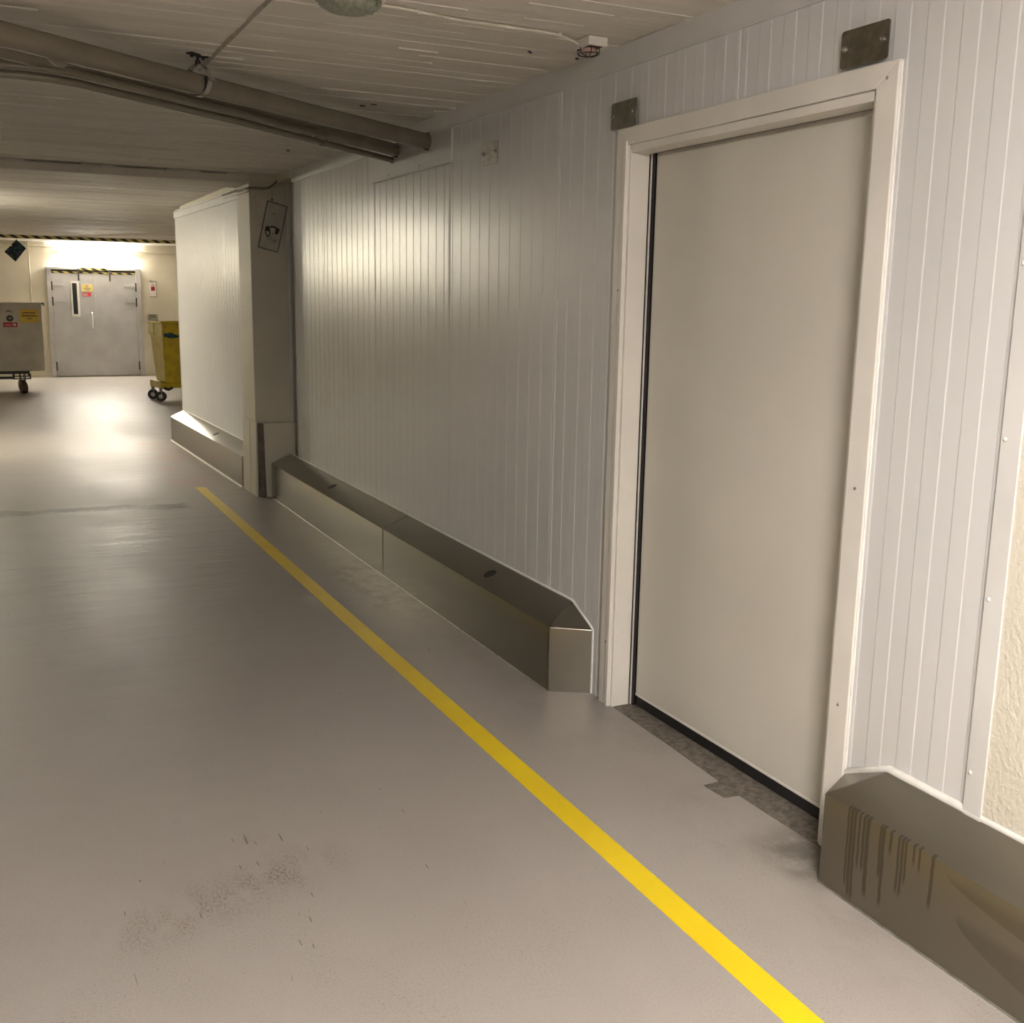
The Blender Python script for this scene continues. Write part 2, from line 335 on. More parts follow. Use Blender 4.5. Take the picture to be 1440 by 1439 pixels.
MB().box(XL, XR, 19.692, 19.699, 2.404, 2.452).build('hazard_tape', 'hazard', hb)

# --- the cold-room panel wall on the right
wall_right = thing('wall_right', (XW, 4.9, 0), 'white ribbed cold-room panel wall along the right side', 'wall', kind='structure')
RIB0, RIBP, RIBW, RIBD, RIBE = 1.829, 0.1085, 0.0535, 0.0013, 0.0035
DOOR = (2.232, 3.468, 2.098)
def ribbed(a, b, z0, z1, cut=None, base=XW, depth=0.07, rib0=RIB0):
    """closed profiled sheet between a and b along Y; raised strips towards -X"""
    pts = [(a, base + .004), (a + .003, base)]
    k = math.floor((a - rib0) / RIBP) - 1
    while True:
        y0 = rib0 + k * RIBP; y1 = y0 + RIBW
        if y0 > b: break
        for yy, xx_ in ((y0 - RIBE / 2, base), (y0 + RIBE / 2, base - RIBD), (y1 - RIBE / 2, base - RIBD), (y1 + RIBE / 2, base)):
            if a + .004 < yy < b - .004: pts.append((yy, xx_))
        k += 1
    pts += [(b - .003, pts[-1][1]), (b, base + .004)]
    if cut:
        ex = []
        for c_ in cut[:2]:
            if a < c_ < b:
                for (ya, xa), (yb, xb) in zip(pts[:-1], pts[1:]):
                    if ya < c_ <= yb: ex.append((c_, xa + (xb - xa) * (c_ - ya) / (yb - ya)))
        pts = sorted(pts + ex)
    m = MB()
    for (ya, xa), (yb, xb) in zip(pts[:-1], pts[1:]):
        if yb - ya < 1e-6: continue
        mid = (ya + yb) / 2; zz = cut[2] if cut and cut[0] < mid < cut[1] else z0
        m.hexa([(xa, ya, zz), (base + depth, ya, zz), (base + depth, yb, zz), (xb, yb, zz)], [(xa, ya, z1), (base + depth, ya, z1), (base + depth, yb, z1), (xb, yb, z1)])
    return m
edges = [1.70, 2.84, 3.975, 5.112, 6.262, 7.325, 8.10]
for a, b in zip(edges[:-1], edges[1:]):
    ribbed(a + .0015, b - .0015, 0.0, ZC - 0.02, DOOR).build('panel', 'panel', wall_right)
box('backing', 'dark', wall_right, (2.30, 2.34, 1.70, 8.10, 0, 2.43))
MB().box(2.118, 2.135, 1.70, 8.12, 2.372, ZC).box(2.1165, 2.118, 1.70, 8.12, 2.372, 2.378).build('ceiling_flashing', 'flash', wall_right, bevel=0.001)
MB().box(2.1150, 2.135, 1.700, 1.755, 0.0, 2.372).build('end_flashing', 'flash', wall_right, bevel=0.0015)
for z in (0.438, 0.879, 1.262, 1.66, 2.06):
    MB().dome((0, 0, 0), 0.006, 0.004, 10, 3).build('rivet', 'white_paint', wall_right, xf=lambda x, y, z_, z=z: (2.1150 + z_, 1.7425 + x, z + y))
pp = MB().box(2.1185, 2.130, 5.087, 6.258, 2.2165, 2.374).box(2.110, 2.130, 5.087, 6.258, 2.2125, 2.2165)
o = pp.build('patch_plate', 'flash', wall_right, bevel=0.0008); o['label'] = 'smooth white cover sheet below the pipes'
MB().tube([(2.1105, 5.087, 2.2125), (2.1105, 6.258, 2.2125)], 0.0035, 6).build('patch_edge_highlight', 'caulk', wall_right)  # white bead added as a painted highlight along the sheet's lower edge
for yy, zz in ((6.0, 2.235), (5.52, 2.237)):
    MB().dome((0, 0, 0), 0.005, 0.003, 8, 3).build('rivet', 'plate', wall_right, xf=lambda x, y, z_, yy=yy, zz=zz: (2.1185 + z_, yy + x, zz + y))
# recess between the last panel and the pillar
box('corner_panel', 'panel', wall_right, (2.25, 2.34, 8.10, 8.50, 0, 2.44))
box('panel_edge_trim', 'flash', wall_right, (2.122, 2.25, 8.10, 8.106, 0, 2.372))
box('pillar_flashing', 'flash', wall_right, (2.165, 2.25, 8.476, 8.4855, 0.0, 2.40))
box('corner_fill', 'concrete', wall_right, (2.10, 2.34, 8.10, 8.50, 2.405, ZC))

# --- rough plaster wall nearest the camera
nearw = box('wall_right_near', 'plaster', None, (2.119, 2.35, YB, 1.700, 0, ZC)); tag(nearw, 'cream rough plastered wall at the right edge', 'wall', kind='structure')
lw = box('wall_left', 'grey_concrete', None, (XL - .15, XL, YB, YE, 0, ZC)); tag(lw, 'cream concrete wall on the left side of the corridor', 'wall', kind='structure')
bw = box('wall_back', 'grey_concrete', None, (XL, 2.119, YB - .15, YB, 0, ZC)); tag(bw, 'cream concrete wall behind the viewer', 'wall', kind='structure')
fw_ = box('wall_end', 'concrete', None, (XL, XR, YE, YE + .15, 0, ZC)); tag(fw_, 'cream concrete end wall around the grey double doors', 'wall', kind='structure')
box('skirting_block', 'concrete', fw_, (0.72, 1.12, 21.93, 22.0, 0, 0.055))
rw = box('wall_right_far', 'concrete', None, (XR, XR + .15, 12.1, YE, 0, ZC)); tag(rw, 'cream concrete side wall of the wide far bay', 'wall', kind='structure')

# --- far panel wall behind the pillar, turned slightly
PHI = math.atan2(0.078, 3.33); cp_, sp_ = math.cos(PHI), math.sin(PHI)
def T(n_, s_, z): return (1.857 + n_ * cp_ - s_ * sp_, 8.74 + n_ * sp_ + s_ * cp_, z)
wfar = thing('wall_far_panels', T(0.14, 1.7, 0), 'second run of white wall panels behind the pillar', 'wall', kind='structure')
fe = [0.15, 1.12, 2.25, 3.40]
for a, b in zip(fe[:-1], fe[1:]):
    ribbed(a + .0015, b - .0015, 0, 2.42, None, 0.14, 0.08, 0.02).build('panel', 'panel', wfar, xf=T)
MB().box(0.118, 0.15, 0.16, 3.43, 2.395, 2.402).box(0.128, 0.14, 0.16, 3.40, 2.335, 2.40).box(0.124, 0.128, 0.16, 3.38, 2.335, 2.339).build('top_flashing', 'flash', wfar, xf=T)
MB().box(0.134, 0.22, 3.40, 3.405, 0, 2.40).build('end_flashing', 'flash', wfar, xf=T)
ret = box('wall_return', 'concrete', None, (2.0, XR, 12.00, 12.10, 0, ZC)); tag(ret, 'wall closing the cold room towards the far bay', 'wall', kind='structure')
MB().box(1.95, XR, 8.95, 12.0, 2.404, ZC).build('top_closure', 'concrete', wfar)

# --- pillar with its dented corner guard
pil = thing('pillar', (2.1, 8.7, 0), 'cream painted concrete pillar between the two panel walls', 'pillar', kind='structure')
box('shaft', 'pillar', pil, (1.887, 2.40, 8.486, 8.915, 0.0, 2.449), 0.006)
MB().hexa([(1.868, 8.42, 0), (1.864, 8.60, 0), (1.884, 8.60, 0), (1.884, 8.42, 0)], [(1.874, 8.42, .585), (1.870, 8.60, .595), (1.886, 8.60, .595), (1.886, 8.42, .585)]).build('guard_plate', 'pillar', pil, bevel=0.004)
MB().hexa([(1.862, 8.615, 0), (1.858, 8.86, 0), (1.884, 8.86, 0), (1.884, 8.615, 0)], [(1.870, 8.615, .595), (1.870, 8.86, .60), (1.886, 8.86, .60), (1.886, 8.615, .595)]).build('guard_plate', 'pillar', pil, bevel=0.004)
MB().hexa([(1.940, 8.385, 0), (2.25, 8.385, 0), (2.25, 8.475, 0), (1.940, 8.475, 0)], [(1.932, 8.405, .58), (2.25, 8.405, .585), (2.25, 8.475, .585), (1.932, 8.475, .58)]).build('guard_plate', 'pillar', pil, bevel=0.004)
MB().box(1.885, 1.935, 8.415, 8.49, 0, .575)\
    .build('corner_angle', 'rust_grey', pil, bevel=0.003)

# --- door 1, the cold-room door in the panel wall
d1 = thing('door_1', (2.12, 2.84, 0), 'wide cream cold-room door in a white frame', 'door', kind='structure')
fr = thing('door_frame', (0, 0, 0)); fr.parent = d1; fr.location = (0, 0, 0)
# mitred casing: left (far), right (near), top
XO = 2.112
MB().hexa([(XO, 3.446, 0), (XO, 3.520, 0), (2.13, 3.520, 0), (2.13, 3.446, 0)], [(XO, 3.446, 2.106), (XO, 3.520, 2.166), (2.13, 3.520, 2.166), (2.13, 3.446, 2.106)]).build('casing', 'frame', fr, bevel=0.002)
MB().hexa([(XO, 2.166, 0), (XO, 2.243, 0), (2.13, 2.243, 0), (2.13, 2.166, 0)], [(XO, 2.166, 2.168), (XO, 2.243, 2.110), (2.13, 2.243, 2.110), (2.13, 2.166, 2.168)]).build('casing', 'frame', fr, bevel=0.004)
MB().hexa([(XO + .0005, 2.2445, 2.108), (XO + .0005, 3.4445, 2.106), (2.13, 3.4445, 2.106), (2.13, 2.2445, 2.108)], [(XO + .0005, 2.168, 2.168), (XO + .0005, 3.519, 2.166), (2.13, 3.519, 2.166), (2.13, 2.168, 2.168)]).build('casing', 'frame', fr, bevel=0.002)
MB().box(2.106, 2.113, 3.447, 3.468, 0.0, 2.12).build('casing_step', 'frame', fr, bevel=0.002)
# jamb liners, stepping back to the leaf
MB().box(2.121, 2.199, 3.434, 3.466, 0.0, 2.092).build('jamb', 'frame', fr, bevel=0.002)
MB().box(2.121, 2.200, 2.20, 2.256, 0.0, 2.092).build('jamb', 'frame', fr, bevel=0.002)
MB().box(2.121, 2.204, 2.257, 3.433, 2.080, 2.106).build('lintel', 'frame', fr, bevel=0.002)
MB().box(2.2095, 2.22, 3.4395, 3.470, 0, 2.1).build('seal_strip', 'rubber', fr)
MB().box(2.2055, 2.2145, 3.4285, 3.4390, 0.0, 2.09).build('track_strip', 'white_paint', fr, bevel=0.001)
MB().box(2.2078, 2.2135, 3.4135, 3.4285, 0.0, 2.09).build('seal_strip', 'rubber', fr)
MB().box(2.206, 2.24, 2.22, 3.44, 2.083, 2.099).build('seal_strip', 'dark', fr)
leaf = box('leaf', 'leaf', d1, (2.216, 2.29, 2.20, 3.412, 0.046, 2.083), 0.002)
box('bottom_edge', 'frame', leaf, (2.2145, 2.22, 2.20, 3.412, 0.044, 0.053), 0.001)
box('bottom_edge', 'frame', leaf, (2.2148, 2.217, 2.20, 3.412, 2.068, 2.072), 0.0005)
box('bottom_seal', 'rubber', leaf, (2.219, 2.27, 2.20, 3.43, 0.003, 0.046))
for yy, zz, xx_ in ((2.205, 1.071, XO), (2.205, 2.128, XO), (3.478, 0.256, XO), (3.478, 1.6, XO), (2.205, 0.45, XO)):
    MB().dome((0, 0, 0), 0.005, 0.003, 8, 3).build('screw', 'chrome', fr, xf=lambda x, y, z_, yy=yy, zz=zz, xx_=xx_: (xx_ + z_, yy + x, zz + y))
MB().dome((0, 0, 0), 0.005, 0.003, 8, 3).build('screw', 'white_paint', fr, xf=lambda x, y, z_: (2.165 + x, 3.434 + z_, 0.30 + y))
MB().tube([(2.1195, 3.5215, 0), (2.1195, 3.5215, 2.16)], 0.004, 6).tube([(2.1195, 2.1645, 0.27), (2.1195, 2.1645, 2.16)], 0.004, 6).build('sealant_bead', 'caulk', fr)

# ================================================================== bumpers
def bumper(name, label, y0, y1, chamfer, seams, holes, mat, xf=None, xb=XW, xf0=1.972, ztf=0.272, ztb=0.342, caulk_floor=False, group='steel bumpers'):
    """folded stainless bumper along Y; chamfer is 'low', 'high' or None: which end is mitred towards the wall"""
    root = thing(name, (xf(*((xf0 + xb) / 2, (y0 + y1) / 2, 0)) if xf else ((xf0 + xb) / 2, (y0 + y1) / 2, 0)), label, 'bumper', group)
    cuts = [y0] + seams + [y1]
    def zt(x): return ztf + (ztb - ztf) * (x - xf0) / (xb - xf0)
    for a, b in zip(cuts[:-1], cuts[1:]):
        m = MB(); g = 0.0012
        a2, b2 = a + (g if a != y0 else 0), b - (g if b != y1 else 0)
        la = chamfer == 'low' and a == y0; hb_ = chamfer == 'high' and b == y1
        fa = a2 + .09 if la else a2; fb = b2 - .09 if hb_ else b2       # ends of the front edge
        ba = a2 + .172 if la else a2; bb = b2 - .165 if hb_ else b2     # ends of the back edge
        t = 0.0
        m.add([(xf0, fa, 0), (xf0, fb, 0), (xf0, fb, ztf), (xf0, fa, ztf)], [(0, 1, 2, 3)])
        m.add([(xb, a2, 0), (xb, b2, 0), (xb, bb if hb_ else b2, ztb), (xb, ba if la else a2, ztb)], [(0, 1, 2, 3)])
        if la:
            m.add([(xf0, fa, 0), (xb, a2, 0), (xb, a2, ztf - .006), (xf0, fa, ztf)], [(0, 1, 2, 3)])
            m.add([(xf0, fa, ztf), (xb, a2, ztf - .006), (xb, ba, ztb)], [(0, 1, 2)])
        else: m.add([(xf0, a2, 0), (xb, a2, 0), (xb, a2, ztb), (xf0, a2, ztf)], [(0, 1, 2, 3)])
        if hb_:
            m.add([(xf0, fb, 0), (xb, b2, 0), (xb, b2, ztf - .006), (xf0, fb, ztf)], [(0, 1, 2, 3)])
            m.add([(xf0, fb, ztf), (xb, b2, ztf - .006), (xb, bb, ztb)], [(0, 1, 2)])
        else: m.add([(xf0, b2, 0), (xb, b2, 0), (xb, b2, ztb), (xf0, b2, ztf)], [(0, 1, 2, 3)])
        # sloping top with punched holes
        hs = sorted(h for h in holes if a < h < b); R = 0.036; S = 0.05; xm = (xf0 + xb) / 2 + .003
        prev_f, prev_b = fa, ba
        for h in hs:
            m.add([(xf0, prev_f, ztf), (xf0, h - S, ztf), (xb, h - S, ztb), (xb, prev_b, ztb)], [(0, 1, 2, 3)])
            k = 32; inner = []; outer = []; deep = []
            for i in range(k):
                t_ = 2 * math.pi * i / k; c_, s_ = math.cos(t_), math.sin(t_)
                inner.append((xm + .030 * c_, h + R * s_)); deep.append((xm + .028 * c_, h + (R - .002) * s_))
                hx = (xb - xm) if c_ > 0 else (xm - xf0)
                q = min(hx / max(abs(c_), 1e-6), S / max(abs(s_), 1e-6)); outer.append((xm + q * c_, h + q * s_))
            vs_ = [(p[0], p[1], zt(p[0])) for p in inner] + [(p[0], p[1], zt(p[0])) for p in outer] + [(p[0], p[1], zt(p[0]) - .0015) for p in deep]
            m.add(vs_, [(i, (i + 1) % k, k + (i + 1) % k, k + i) for i in range(k)] + [(i, (i + 1) % k, 2 * k + (i + 1) % k, 2 * k + i) for i in range(k)])
            for cx, cy in ((xf0, h - S), (xb, h - S), (xf0, h + S), (xb, h + S)):   # fill square corners
                near = sorted(outer, key=lambda p: (p[0] - cx) ** 2 + (p[1] - cy) ** 2)[:2]
                m.add([(cx, cy, zt(cx))] + [(p[0], p[1], zt(p[0])) for p in near], [(0, 1, 2)])
            prev_f = prev_b = h + S
        m.add([(xf0, prev_f, ztf), (xf0, fb, ztf), (xb, bb, ztb), (xb, prev_b, ztb)], [(0, 1, 2, 3)])
        body = m.build('body', mat, root, xf)
        bm = bmesh.new(); bm.from_mesh(body.data); bmesh.ops.remove_doubles(bm, verts=bm.verts, dist=1e-5)
        bmesh.ops.recalc_face_normals(bm, faces=bm.faces)
        es = [e for e in bm.edges if len(e.link_faces) == 2 and e.calc_face_angle(0) > 0.35 and max(v.co.z + root.location.z for v in e.verts) > 0.05 and e.calc_length() > .06]
        rb = bmesh.ops.bevel(bm, geom=es, offset=0.006, segments=5, affect='EDGES', profile=0.5)
        for fc in rb['faces']: fc.smooth = True
        bm.to_mesh(body.data); bm.free()
        for h in hs:
            kk = 28; rim = [(xm + .029 * math.cos(2 * math.pi * i / kk), h + (R - .001) * math.sin(2 * math.pi * i / kk)) for i in range(kk)]
            MB().hexa([(p[0], p[1], zt(p[0]) - .03) for p in rim], [(p[0], p[1], zt(p[0]) - .001) for p in rim]).build('hole_shade', 'rubber', body, xf)  # black fill just below the rim, stands in for shade inside the hole
    e0 = y0 + (.172 if chamfer == 'low' else 0); e1 = y1 - (.165 if chamfer == 'high' else 0)
    path = [(xb - .001, e0, ztb + .002), (xb - .001, (e0 + e1) / 2, ztb + .002), (xb - .001, e1, ztb + .002)]
    if chamfer == 'low': path = [(xb - .001, y0 + .001, 0.0), (xb - .001, y0 - .001, 0.13), (xb - .001, y0 - .001, ztf - .004)] + path
    if chamfer == 'high': path = path + [(xb - .001, y1 + .001, ztf - .004), (xb - .001, y1 + .001, 0.13), (xb - .001, y1, 0.0)]
    cm = MB(); rad = 0.0055
    cm.tube(path, [0.012 if y1 < 2.5 else 0.006] * len(path), 8)
    cm.build('sealant', 'caulk', root, xf)
    if caulk_floor: MB().tube([(xf0 - .002, y0, 0.003), (xf0 - .002, y1, 0.003)], 0.010, 6).build('floor_sealant', 'caulk', root, xf)
    else: MB().tube([(xf0, y0 + (.09 if chamfer == 'low' else 0), 0.001), (xf0, y1 - (.09 if chamfer == 'high' else 0), 0.001)], 0.004, 6).build('floor_sealant', 'galv', root, xf)
    return root
bumper('wall_bumper', 'long stainless steel bumper with a chamfered end left of the cold-room door', 3.60, 8.36, 'low', [5.712], [4.433, 6.972], 'steel')
bumper('wall_bumper', 'stained stainless steel bumper at bottom right, near the viewer', -1.2, 2.172, 'high', [], [0.6], 'steel_drip', ztf=0.262, ztb=0.331)
bumper('wall_bumper', 'distant stainless steel bumper behind the pillar', 0.14, 3.36, None, [], [1.42], 'steel', xf=T, xb=0.138, xf0=0.0, ztf=0.262, ztb=0.325, caulk_floor=True)

# ================================================================== things on the wall
def steel_plate(label, y0, y1, z0, z1, x, mat='plate'):
    root = thing('cover_plate', (x, (y0 + y1) / 2, z0), label, 'plate', 'metal plates high on the panel wall')
    m = MB(); pts = []; r = 0.009
    for cy, cz, a0 in ((y1 - r, z1 - r, 0), (y0 + r, z1 - r, 90), (y0 + r, z0 + r, 180), (y1 - r, z0 + r, 270)):
        for k in range(5): a = math.radians(a0 + k * 22.5); pts.append((cy + r * math.cos(a), cz + r * math.sin(a)))
    m.hexa([(x - .003, p[0], p[1]) for p in pts], [(x, p[0], p[1]) for p in pts]); m.build('plate', mat, root, bevel=0.0006)
    zc = (z0 + z1) / 2
    for yy in (y0 + .018, y1 - .018):
        b = MB().tube([(x - .003, yy, zc), (x - .0075, yy, zc)], 0.0085, 6).build('bolt', 'galv', root)
        MB().tube([(x - .0075, yy, zc), (x - .013, yy, zc)], 0.0045, 8).build('bolt_tip', 'chrome', b)
    return root
steel_plate('small grey metal plate alone on the wall right of the pipes', 4.563, 4.732, 2.160, 2.257, 2.1245, 'galv')
steel_plate('dark metal plate over the left top corner of the door frame', 3.390, 3.560, 2.167, 2.259, 2.1105)
steel_plate('largest-looking dark metal plate over the right top corner of the door frame', 2.205, 2.378, 2.175, 2.270, 2.1105)

# notice hanging askew on the pillar
sg_ = thing('notice_sign', (2.056, 8.482, 2.075), 'white framed notice with a black pictogram hanging askew on the pillar', 'sign')
A_ = math.radians(-13.3)
def S(x, y, z):
    return (2.056 + x * math.cos(A_) - z * math.sin(A_), 8.476 - y - 0.012, 2.075 + x * math.sin(A_) + z * math.cos(A_))
MB().box(-.0785, .0785, -.012, 0, -.178, .178).build('board', 'sign_white', sg_, xf=S, bevel=0.001)
fm = MB()
for q in ((-.0785, .0785, 0, .003, .173, .178), (-.0785, .0785, 0, .003, -.178, -.173), (-.0785, -.0735, 0, .003, -.178, .178), (.0735, .0785, 0, .003, -.178, .178)): fm.box(*q)
fm.build('border', 'ink', sg_, xf=S)
pg = MB()
arc = [(-.055 + .012 * 0, .0), ]
# pictogram: a band arching over, a black block on the right, an oval cup on the left
pg.hexa([(.024, 0, -.052), (.052, 0, -.042), (.056, 0, -.002), (.026, 0, .002)], [(.024, .0015, -.052), (.052, .0015, -.042), (.056, .0015, -.002), (.026, .0015, .002)])
bandp = [(-.030, -.012), (-.012, .004), (.012, .007), (.030, .004)]
for (xa, za), (xb_, zb_) in zip(bandp[:-1], bandp[1:]): pg.hexa([(xa, 0, za - .012), (xb_, 0, zb_ - .012), (xb_, 0, zb_), (xa, 0, za)], [(xa, .0015, za - .012), (xb_, .0015, zb_ - .012), (xb_, .0015, zb_), (xa, .0015, za)])
ov = [(-.030 + .017 * math.cos(t) + .008 * math.sin(t) * -1, -.044 + .036 * math.sin(t)) for t in [2 * math.pi * k / 14 for k in range(14)]]
pg.tube([(p[0], .001, p[1]) for p in ov], 0.0045, 5, closed=True)
pg.hexa([(-.044, 0, -.04), (-.020, 0, -.046), (-.026, 0, -.008), (-.048, 0, -.004)], [(-.044, .0012, -.04), (-.020, .0012, -.046), (-.026, .0012, -.008), (-.048, .0012, -.004)])
pg.hexa([(.004, 0, -.058), (.014, 0, -.055), (.012, 0, -.046), (.006, 0, -.048)], [(.004, .0012, -.058), (.014, .0012, -.055), (.012, .0012, -.046), (.006, .0012, -.048)])
pg.build('pictogram', 'ink', sg_, xf=S)
tx = MB()
for x0, x1, z0, z1 in ((-.028, -.016, -.082, -.078), (-.022, -.017, -.104, -.082), (-.004, .001, -.108, -.080), (.001, .012, -.084, -.080), (.001, .010, -.096, -.092), (.001, .012, -.108, -.104), (.022, .027, -.110, -.086), (.030, .035, -.110, -.090), (.038, .042, -.110, -.088), (.046, .050, -.108, -.090), (-.022, .008, .092, .098), (-.030, -.022, .086, .090), (.006, .018, .044, .049)):
    tx.box(x0, x1, 0, .0008, z0, z1)
tx.build('lettering', 'plate', sg_, xf=S)['kind'] = 'stuff'
MB().tube([(2.060, 8.487, 2.275), (2.060, 8.470, 2.275)], 0.006, 8).build('nail', 'dark', sg_)
MB().tube([(2.060, 8.474, 2.275), (2.062, 8.474, 2.345)], 0.0015, 5).build('hanging_string', 'plate', sg_)

# cables around the pillar head
def cable(name, path, r, mat, label, group=None):
    P = [Vector(p) for p in path]; out = []
    for i in range(len(P) - 1):
        p0, p1, p2, p3 = P[max(i - 1, 0)], P[i], P[i + 1], P[min(i + 2, len(P) - 1)]
        for k in range(6):
            t = k / 6; out.append(0.5 * ((2 * p1) + (p2 - p0) * t + (2 * p0 - 5 * p1 + 4 * p2 - p3) * t * t + (3 * p1 - p0 - 3 * p2 + p3) * t ** 3))
    out.append(P[-1])
    o = MB().tube(out, r, 8).build(name, mat, None); tag(o, label, 'cable', group); return o
cable('wall_cable', [(1.862, 9.35, 2.360), (1.868, 8.60, 2.350), (1.872, 8.475, 2.347), (1.90, 8.465, 2.352), (2.02, 8.465, 2.357), (2.07, 8.465, 2.385), (2.12, 8.465, 2.425), (2.20, 8.30, 2.44)], 0.007, 'pipe', 'upper of two brown cables bending around the pillar head', 'pillar cables')
cable('wall_cable', [(1.866, 9.35, 2.335), (1.870, 8.60, 2.328), (1.874, 8.476, 2.326), (1.91, 8.468, 2.332), (2.02, 8.468, 2.336), (2.09, 8.468, 2.365), (2.15, 8.466, 2.405), (2.22, 8.30, 2.43)], 0.006, 'cable', 'lower of two cables bending around the pillar head', 'pillar cables')
cable('drop_cable', [(1.922, 8.478, 2.40), (1.922, 8.474, 2.30), (1.921, 8.480, 2.14), (1.935, 8.482, 2.10), (1.985, 8.484, 2.08)], 0.006, 'cable', 'thin painted cable dropping down the pillar beside the notice')

# ================================================================== pipes under the ceiling
DIR = Vector((-0.8, -0.6, 0.0))
pa = thing('ceiling_pipe', (2.127, 5.40, 2.30), 'thick cream pipe entering the wall furthest right', 'pipe', 'ceiling pipes')
e = Vector((2.135, 5.408, 2.344))
MB().tube([e, e + DIR * 1.0 + Vector((0, .035, 0)), e + DIR * 2.2 + Vector((0, .03, 0)), e + DIR * 5.2], 0.0385, 24).build('pipe', 'pipe', pa)
MB().tube([e + DIR * 0.012, e + DIR * 0.030], 0.0435, 24).build('wall_collar', 'dark', pa)
tab = [(0.232, 4.010, 2.320), (0.338, 4.092, 2.320), (0.308, 4.080, 2.290), (0.274, 4.054, 2.290)]
MB().hexa([(p[0], p[1], p[2]) for p in tab], [(p[0] - .003, p[1] + .004, p[2]) for p in tab]).build('strap_tab', 'pipe', pa)
DB = Vector((-0.7664, -0.6424, 0.0))
pb = thing('ceiling_pipe', (2.127, 5.86, 2.31), 'cream pipe with a coupling ring, second from the right wall entries', 'pipe', 'ceiling pipes')
e = Vector((2.140, 5.876, 2.352))
MB().tube([e, e + DB * 1.3, e + DB * 5.2], 0.0335, 20).build('pipe', 'pipe', pb)
MB().tube([e + DB * 0.83, e + DB * 0.845, e + DB * 0.90, e + DB * 0.915], [0.0345, 0.0385, 0.0385, 0.0345], 20).build('coupling', 'pipe', pb)
MB().tube([e + DB * 0.012, e + DB * 0.032], 0.0385, 20).build('wall_collar', 'dark', pb)
pc = thing('ceiling_pipe', (1.5, 5.29, 2.30), 'thin conduit hugging the coupled pipe and bending at the left', 'pipe', 'ceiling pipes')
MB().tube([(1.53, 5.305, 2.322), (1.485, 5.268, 2.322), (1.073, 4.915, 2.322), (0.426, 4.392, 2.322), (0.35, 4.338, 2.322), (0.27, 4.300, 2.322), (0.20, 4.292, 2.322), (0.121, 4.293, 2.322), (-2.6, 4.33, 2.322)], 0.0165, 14).build('pipe', 'pipe', pc)
MB().tube([(1.56, 5.33, 2.322), (1.50, 5.28, 2.322)], 0.0205, 14).build('end_socket', 'pipe', pc)
pd = thing('ceiling_pipe', (2.127, 5.95, 2.29), 'lowest thin conduit running below all the other pipes', 'pipe', 'ceiling pipes')
MB().tube([(2.140, 5.948, 2.308), (1.472, 5.357, 2.306), (1.093, 5.011, 2.304), (0.433, 4.478, 2.304), (0.36, 4.420, 2.304), (0.281, 4.382, 2.304), (0.20, 4.374, 2.304), (0.122, 4.375, 2.304), (-2.6, 4.42, 2.304)], 0.0155, 14).build('pipe', 'pipe', pd)
MB().tube([(2.132, 5.941, 2.308), (2.118, 5.929, 2.308)], 0.0195, 14).build('wall_collar', 'dark', pd)
MB().tube([(1.60, 5.468, 2.308), (1.57, 5.441, 2.307)], 0.020, 14).build('socket', 'pipe', pd)
# clamp around the thick pipe
pcl = thing('pipe_clamp', (0.80, 4.42, 2.30), 'bright steel ring clamp holding the thick pipe under the ceiling', 'clamp')
cc = Vector((0.812, 4.458, 2.360)); rad = 0.056; side = Vector((-.6, .8, 0)); upv = Vector((0, 0, 1))
def ring(r0, r1, w, a0, a1, k=40):
    m = MB(); vs_ = []
    for i in range(k + 1):
        a = a0 + (a1 - a0) * i / k; d = side * math.sin(a) + upv * math.cos(a)
        for rr_, ww in ((r0, -w), (r1, -w), (r1, w), (r0, w)): vs_.append(cc + d * rr_ + DIR * ww)
    fs = []
    for i in range(k):
        for j in range(4): l = (j + 1) % 4; fs.append((4 * i + j, 4 * i + l, 4 * i + 4 + l, 4 * i + 4 + j))
    fs += [(0, 1, 2, 3), (4 * k + 3, 4 * k + 2, 4 * k + 1, 4 * k)]
    return m.add(vs_, fs)
ring(rad, rad + .003, .013, 0.15, 2 * math.pi - .15).build('ring', 'chrome', pcl)
ring(rad - .006, rad, .017, math.pi * .45, math.pi * 1.55).build('rubber_lining', 'rubber', pcl)
for sgn in (1, -1):
    b0 = cc + side * sgn * (rad + .002)
    MB().box(-.006, .014, -.013, .013, -.004, .004).build('ear', 'galv', pcl, xf=lambda x, y, z, b0=b0, sgn=sgn: tuple(b0 + side * sgn * x + DIR * y + upv * z))
top = cc + upv * (rad + .002)
MB().tube([top, Vector((top.x, top.y, ZC - .003))], 0.006, 8).build('rod', 'dark', pcl)
MB().tube([top, top + upv * .014], 0.011, 6).build('nut', 'dark', pcl)
MB().box(-.045, .045, -.014, .014, -.005, .003).build('base_plate', 'dark', pcl, xf=lambda x, y, z: tuple(Vector((top.x, top.y, ZC - .002)) + DIR * x * 1.0 + side * y + upv * z))
for sx in (-.03, .03): MB().tube([Vector((top.x, top.y, ZC - .007)) + DIR * sx, Vector((top.x, top.y, ZC - .016)) + DIR * sx], 0.007, 6).build('bolt', 'dark', pcl)

